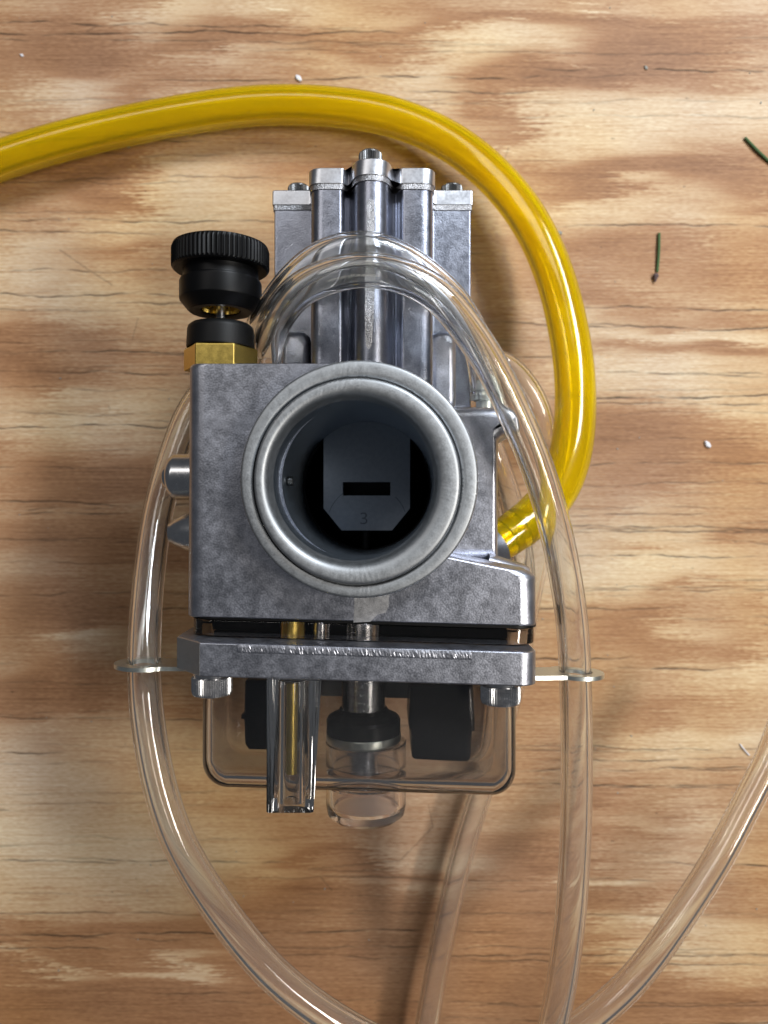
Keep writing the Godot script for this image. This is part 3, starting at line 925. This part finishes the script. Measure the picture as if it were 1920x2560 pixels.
	prism(PackedVector2Array([a0 + nn * 0.5, a1 + nn * 0.5, a1 + nn, a0 + nn]), sk, 0.0378, 0.0307)
	commit("polished_facet", mats.machined, plate)
	# granular sprue strip along the top of the front face
	var strip := [[592, 1615], [1160, 1631], [1184, 1628], [1182, 1640], [1150, 1645], [606, 1632], [594, 1622]]
	var gn := fast(77, 0.9, 2)
	var sx0 := X(592, 0.172); var sx1 := X(1180, 0.172)
	var cols := 220
	var rowsz := [0.0306, 0.0311, 0.0316, 0.0321, 0.0325]
	for c in cols:
		for r in 4:
			var quad := []
			for k in [[0, 0], [0, 1], [1, 1], [1, 0]]:
				var xx := lerpf(sx0, sx1, float(c + k[0]) / cols)
				var zz: float = rowsz[r + k[1]]
				var edge := 1.0 if (r + k[1]) > 0 and (r + k[1]) < 4 and c + k[0] > 0 and c + k[0] < cols else 0.0
				var yy := EYE - 0.172 + 0.00003 + edge * (0.00012 + 0.00022 * gn.get_noise_2d((c + k[0]) * 1.0, (r + k[1]) * 2.3) * 0.45)
				quad.append(low(Vector3(xx, yy, zz)))
			q4(quad[0], quad[1], quad[2], quad[3])
	commit("sprue_strip", mats.cast, plate, 20.0)
	# screws under the plate
	for u in [[529, 0.1790], [1252, 0.1790]]:
		var base := low(Vector3(X(u[0], u[1]), EYE - u[1] - 0.0004, 0.0394))
		lathe([Vector2(0, -0.0013), Vector2(0.0042, -0.0013), Vector2(0.0044, -0.001), Vector2(0.0042, 0), Vector2(0, 0)], base, Vector3(0, 0, 1), 40)
		commit("washer", mats.chrome, plate)
		lathe([Vector2(0, 0), Vector2(0.0044, 0), Vector2(0.0047, 0.0003), Vector2(0.0047, 0.0034), Vector2(0.0044, 0.0042), Vector2(0.0037, 0.0045), Vector2(0.0022, 0.0045), Vector2(0.0022, 0.002), Vector2(0, 0.002)], base, Vector3(0, 0, 1), 52 * 4, 52, 0.00028, 0.0002, 0.0036)
		commit("knurled_screw", mats.chrome, plate, 28.0)
	# sheet metal hose guides
	for g in [[360, 0.187, 500, -1.0], [1439, 0.192, 1262, 1.0]]:
		var cx := X(g[0], g[1]); var cy: float = EYE - g[1]
		var ox := stadium(cx, cy, 0.0069, X(g[2], 0.185), EYE - 0.1885, 0.0052, 96)
		var ix := PackedVector2Array()
		for i in 96: ix.append(Vector2(cx, cy) + Vector2(cos(TAU * i / 96), sin(TAU * i / 96)) * 0.00412)
		holed(ox, ix, sk, 0.0393, 0.0383)
		var gd := commit("hose_guide", mats.zinc, carb, 30.0)

func build_carburetor() -> void:
	carb = Node3D.new()
	carb.name = "carburetor"
	add_child(carb)
	tag(carb, "grey cast aluminium carburetor with round bell mouth, black knob and clear float bowl", "carburetor")
	build_body()
	build_tower()
	build_knob()
	build_bowl()

# ------------------------------------------------------------------ hoses
func pts(list: Array) -> Array:
	var out := []
	for p in list: out.append(D(p[0], p[1], p[2]))
	return out

func build_hoses() -> void:
	var ro := 0.00395; var ri := 0.00255
	# from the right barb over the housing, down behind the body and through the left guide
	tube(pts([[1213, 1000, 0.2005], [1212, 950, 0.1995], [1196, 865, 0.197], [1148, 772, 0.192], [1065, 688, 0.186], [970, 631, 0.1822], [890, 619, 0.1812], [805, 642, 0.1825], [735, 699, 0.186], [680, 772, 0.1915], [636, 846, 0.1995], [586, 902, 0.2095], [530, 955, 0.2135],
		[473, 1035, 0.2125], [430, 1150, 0.2085], [396, 1273, 0.2035], [377, 1400, 0.1985], [364, 1540, 0.192], [361, 1620, 0.189], [360, 1692, 0.187], [366, 1775, 0.186], [378, 1860, 0.185], [398, 1960, 0.184], [438, 2085, 0.183], [492, 2188, 0.1825], [554, 2280, 0.182], [615, 2360, 0.1815], [682, 2434, 0.1815], [760, 2500, 0.182], [848, 2560, 0.183], [945, 2612, 0.185], [1050, 2655, 0.188]]), ro, ri)
	var a := commit("clear_hose", mats.hose, null)
	tag(a, "clear vent hose passing down through the left metal guide", "hose", "clear plastic hoses")
	# from the left barb over the housing and down through the right guide
	tube(pts([[667, 947, 0.2005], [668, 905, 0.1995], [673, 850, 0.194], [698, 785, 0.1825], [750, 724, 0.1762], [835, 686, 0.1732], [925, 673, 0.1722], [1020, 694, 0.1724], [1100, 741, 0.1730], [1170, 824, 0.1745], [1232, 920, 0.1765], [1290, 1040, 0.179], [1340, 1160, 0.181], [1383, 1300, 0.184], [1415, 1450, 0.187], [1432, 1580, 0.190], [1439, 1725, 0.192],
		[1441, 1850, 0.194], [1441, 2000, 0.196], [1436, 2150, 0.198], [1425, 2300, 0.200], [1405, 2450, 0.203], [1378, 2580, 0.207], [1340, 2700, 0.213]]), ro, ri)
	a = commit("clear_hose", mats.hose, null)
	tag(a, "clear vent hose arching over the housing and down through the right metal guide", "hose", "clear plastic hoses")
	# overflow hose: loops out behind the right vent hose and runs down under the bowl to the bottom of the picture
	tube(pts([[1180, 930, 0.232], [1230, 900, 0.233], [1285, 930, 0.234], [1335, 1000, 0.236], [1362, 1090, 0.238], [1372, 1200, 0.242], [1362, 1310, 0.246], [1338, 1420, 0.250], [1318, 1520, 0.253], [1295, 1650, 0.255], [1262, 1790, 0.257], [1215, 1940, 0.258], [1165, 2100, 0.2575], [1125, 2260, 0.2565], [1092, 2420, 0.255], [1064, 2580, 0.254], [1040, 2720, 0.254]]), 0.0039, 0.0026)
	a = commit("clear_hose", mats.hose, null)
	tag(a, "clear hose looping under the others and out below the float bowl", "hose", "clear plastic hoses")
	# short hose behind the side lobe, going down behind the clamp plate
	tube(pts([[1205, 1060, 0.236], [1236, 1140, 0.238], [1268, 1230, 0.241], [1292, 1320, 0.244], [1306, 1410, 0.247], [1306, 1500, 0.247], [1280, 1600, 0.243], [1230, 1680, 0.236]]), 0.0039, 0.0026)
	a = commit("clear_hose", mats.hose, null)
	tag(a, "short clear hose seen between the body's right edge and the yellow hose's end", "hose", "clear plastic hoses")
	# the hose end that curves in from the lower right
	tube(pts([[1960, 1800, 0.224], [1925, 1895, 0.222], [1872, 2000, 0.220], [1795, 2145, 0.217], [1703, 2289, 0.215], [1597, 2434, 0.214], [1500, 2528, 0.214], [1400, 2600, 0.215], [1280, 2660, 0.217]]), ro, ri)
	a = commit("clear_hose", mats.hose, null)
	tag(a, "clear hose sweeping in a curve from the right edge to the bottom edge", "hose", "clear plastic hoses")
	# yellow fuel hose
	var bulge := func(s: float) -> float: return 0.0002 * exp(-pow((s - 0.007) / 0.0016, 2.0)) + 0.00025 * exp(-pow((s - 0.0115) / 0.0014, 2.0)) - 0.0012 * clampf(1.0 - s / 0.02, 0, 1)
	tube(pts([[1212, 1380, 0.2105], [1290, 1326, 0.2135], [1345, 1284, 0.217], [1395, 1220, 0.222], [1425, 1140, 0.227], [1438, 1040, 0.232], [1436, 930, 0.237], [1420, 820, 0.241], [1390, 700, 0.245], [1345, 590, 0.248], [1280, 490, 0.251], [1190, 400, 0.254], [1090, 335, 0.256], [970, 290, 0.2575], [840, 268, 0.2585], [700, 262, 0.259], [560, 272, 0.259], [400, 298, 0.259], [240, 332, 0.2585], [110, 366, 0.258], [-10, 405, 0.258], [-130, 455, 0.258], [-260, 520, 0.259]]), 0.0062, 0.0042, 44, 0.002, bulge)
	a = commit("fuel_hose", mats.fuel, null)
	tag(a, "translucent yellow fuel hose arching over the board to the brass barb", "hose")

# ------------------------------------------------------------------ crumbs
func chip(called: String, u: float, v: float, size: float, seed_: int, mat: Material, label: String, cat: String) -> void:
	var rng := RandomNumberGenerator.new(); rng.seed = seed_
	var c := D(u, v, EYE)
	var poly := PackedVector2Array()
	for k in 8:
		var a := TAU * k / 8
		poly.append(Vector2(cos(a) * rng.randf_range(0.7, 1.5), sin(a) * rng.randf_range(0.5, 0.9)) * size)
	poly = ccw(poly)
	prism(poly, Transform3D(facing().basis.rotated(Vector3.UP, rng.randf() * 0.8 - 0.9), Vector3(c.x, 0, c.z)), size * 0.75, 0.00002, size * 0.3)
	tag(commit(called, mat, null, 15.0), label, cat, "")

func build_crumbs() -> void:
	var rng := RandomNumberGenerator.new(); rng.seed = 91
	for k in 110:
		var c := Vector3(rng.randf_range(-0.15, 0.15), 0.00002, rng.randf_range(-0.19, 0.19))
		var r := rng.randf_range(0.0001, 0.00032)
		var p := PackedVector2Array()
		for q in 5: p.append(Vector2(cos(TAU * q / 5.0) * r * rng.randf_range(0.6, 1.8), sin(TAU * q / 5.0) * r * rng.randf_range(0.5, 1.0)))
		prism(p, Transform3D(facing().basis.rotated(Vector3.UP, rng.randf() * TAU), c), r * 0.8, 0.0)
	tag(commit("dust", mats.grey_chip, null, 10.0), "fine pale dust specks scattered over the plywood", "dust", "", "stuff")
	for g in [[[1648, 583], [1647, 630], [1643, 680], "green grass clipping standing upright beside the hose, with pale root end", true], [[1862, 344], [1895, 378], [1935, 415], "dark green grass clipping slanting off the top right edge", false]]:
		var path := pts([[g[0][0], g[0][1], 0.2674], [g[1][0], g[1][1], 0.2672], [g[2][0], g[2][1], 0.2675]])
		tube(path, 0.0005, 0.0, 8, 0.001)
		var o := commit("grass_clipping", mats.grass, null)
		tag(o, "green grass clipping lying nearly upright in the picture with a purplish root" if g[4] else g[3], "grass clipping", "grass clippings")
		if g[4]:
			var c := D(1640, 690, 0.2672)
			lathe([Vector2(0, 0), Vector2(0.0008, 0.0003), Vector2(0.0011, 0.0010), Vector2(0.0007, 0.0018), Vector2(0.0003, 0.0030), Vector2(0, 0.0031)], c - Vector3(0, 0, 0.001), Vector3(-0.1, 0, 1), 9)
			commit("root", mats.root, o, 10.0)
	chip("paint_chip", 1768, 1112, 0.0013, 3, mats.chip, "white flake lying on the board right of the yellow hose", "flake")
	chip("wood_crumb", 747, 196, 0.0011, 4, mats.chip, "pale crumb lying just above the top of the yellow hose", "crumb")
	chip("grit", 320, 366, 0.0008, 5, mats.grey_chip, "small grey grit under the left part of the yellow hose", "grit")
	chip("crumb", 1397, 582, 0.0009, 6, mats.grey_chip, "small grey crumb close to the outer edge of the yellow hose", "crumb")
	chip("crumb", 55, 139, 0.0006, 7, mats.chip, "tiny white crumb in the upper left corner of the board", "crumb")
	chip("crumb", 1615, 171, 0.0007, 8, mats.grey_chip, "tiny crumb on the brown grain in the upper right", "crumb")
	# a pale hair of wood lower right
	tube(pts([[1850, 1860, 0.2676], [1862, 1876, 0.2673], [1873, 1888, 0.2677]]), 0.00022, 0.0, 6, 0.001)
	tag(commit("splinter", mats.chip, null), "thin pale splinter on the board beside the right hose", "splinter")

# ------------------------------------------------------------------ lights, camera
func area(called: String, at: Vector3, aim: Vector3, size: Vector2, energy: float, c: Color) -> void:
	var l := AreaLight3D.new()
	l.name = called
	l.area_size = size
	l.light_energy = energy
	l.light_color = c
	l.area_range = 6.0
	l.shadow_enabled = true
	add_child(l)
	l.look_at_from_position(at, aim, Vector3(0, 0, -1) if absf((aim - at).normalized().y) > 0.9 else Vector3.UP)

func _ready() -> void:
	var cam := Camera3D.new()
	cam.name = "camera"
	cam.fov = rad_to_deg(2.0 * atan(1280.0 / FPX))
	cam.near = 0.01
	cam.far = 20.0
	cam.transform = Transform3D(Basis(Vector3(1, 0, 0), Vector3(0, 0, -1), Vector3(0, 1, 0)), Vector3(0, EYE, 0))
	var at := CameraAttributesPhysical.new()
	at.frustum_focal_length = 18.03
	at.frustum_near = 0.01
	at.frustum_far = 20.0
	at.frustum_focus_distance = 0.180
	at.exposure_aperture = 12.0
	cam.attributes = at
	add_child(cam)
	cam.current = true
	var env := Environment.new()
	env.background_mode = Environment.BG_COLOR
	env.background_color = Color(0.54, 0.56, 0.59)
	env.background_energy_multiplier = 0.29
	env.tonemap_mode = Environment.TONE_MAPPER_LINEAR
	env.tonemap_exposure = 0.88
	env.sdfgi_enabled = true
	env.ssao_enabled = true
	env.ssil_enabled = true
	var we := WorldEnvironment.new()
	we.name = "world_environment"
	we.environment = env
	add_child(we)
	area("window_light", Vector3(0.42, 0.66, -0.58), Vector3(0, 0, -0.05), Vector2(0.30, 0.25), 1.02, Color(0.94, 0.97, 1.0))
	area("side_light", Vector3(0.80, 1.05, 0.10), Vector3(0, 0, 0), Vector2(0.42, 0.16), 1.12, Color(1.0, 0.975, 0.94))
	area("far_fill_light", Vector3(-0.50, 1.40, -0.80), Vector3(0, 0, 0), Vector2(1.2, 0.25), 0.46, Color(1.0, 0.98, 0.96))  # added fill from the upper left, no such lamp known

	make_metals()
	make_others()
	mats.wood = make_wood()
	build_board()
	build_carburetor()
	build_hoses()
	build_crumbs()
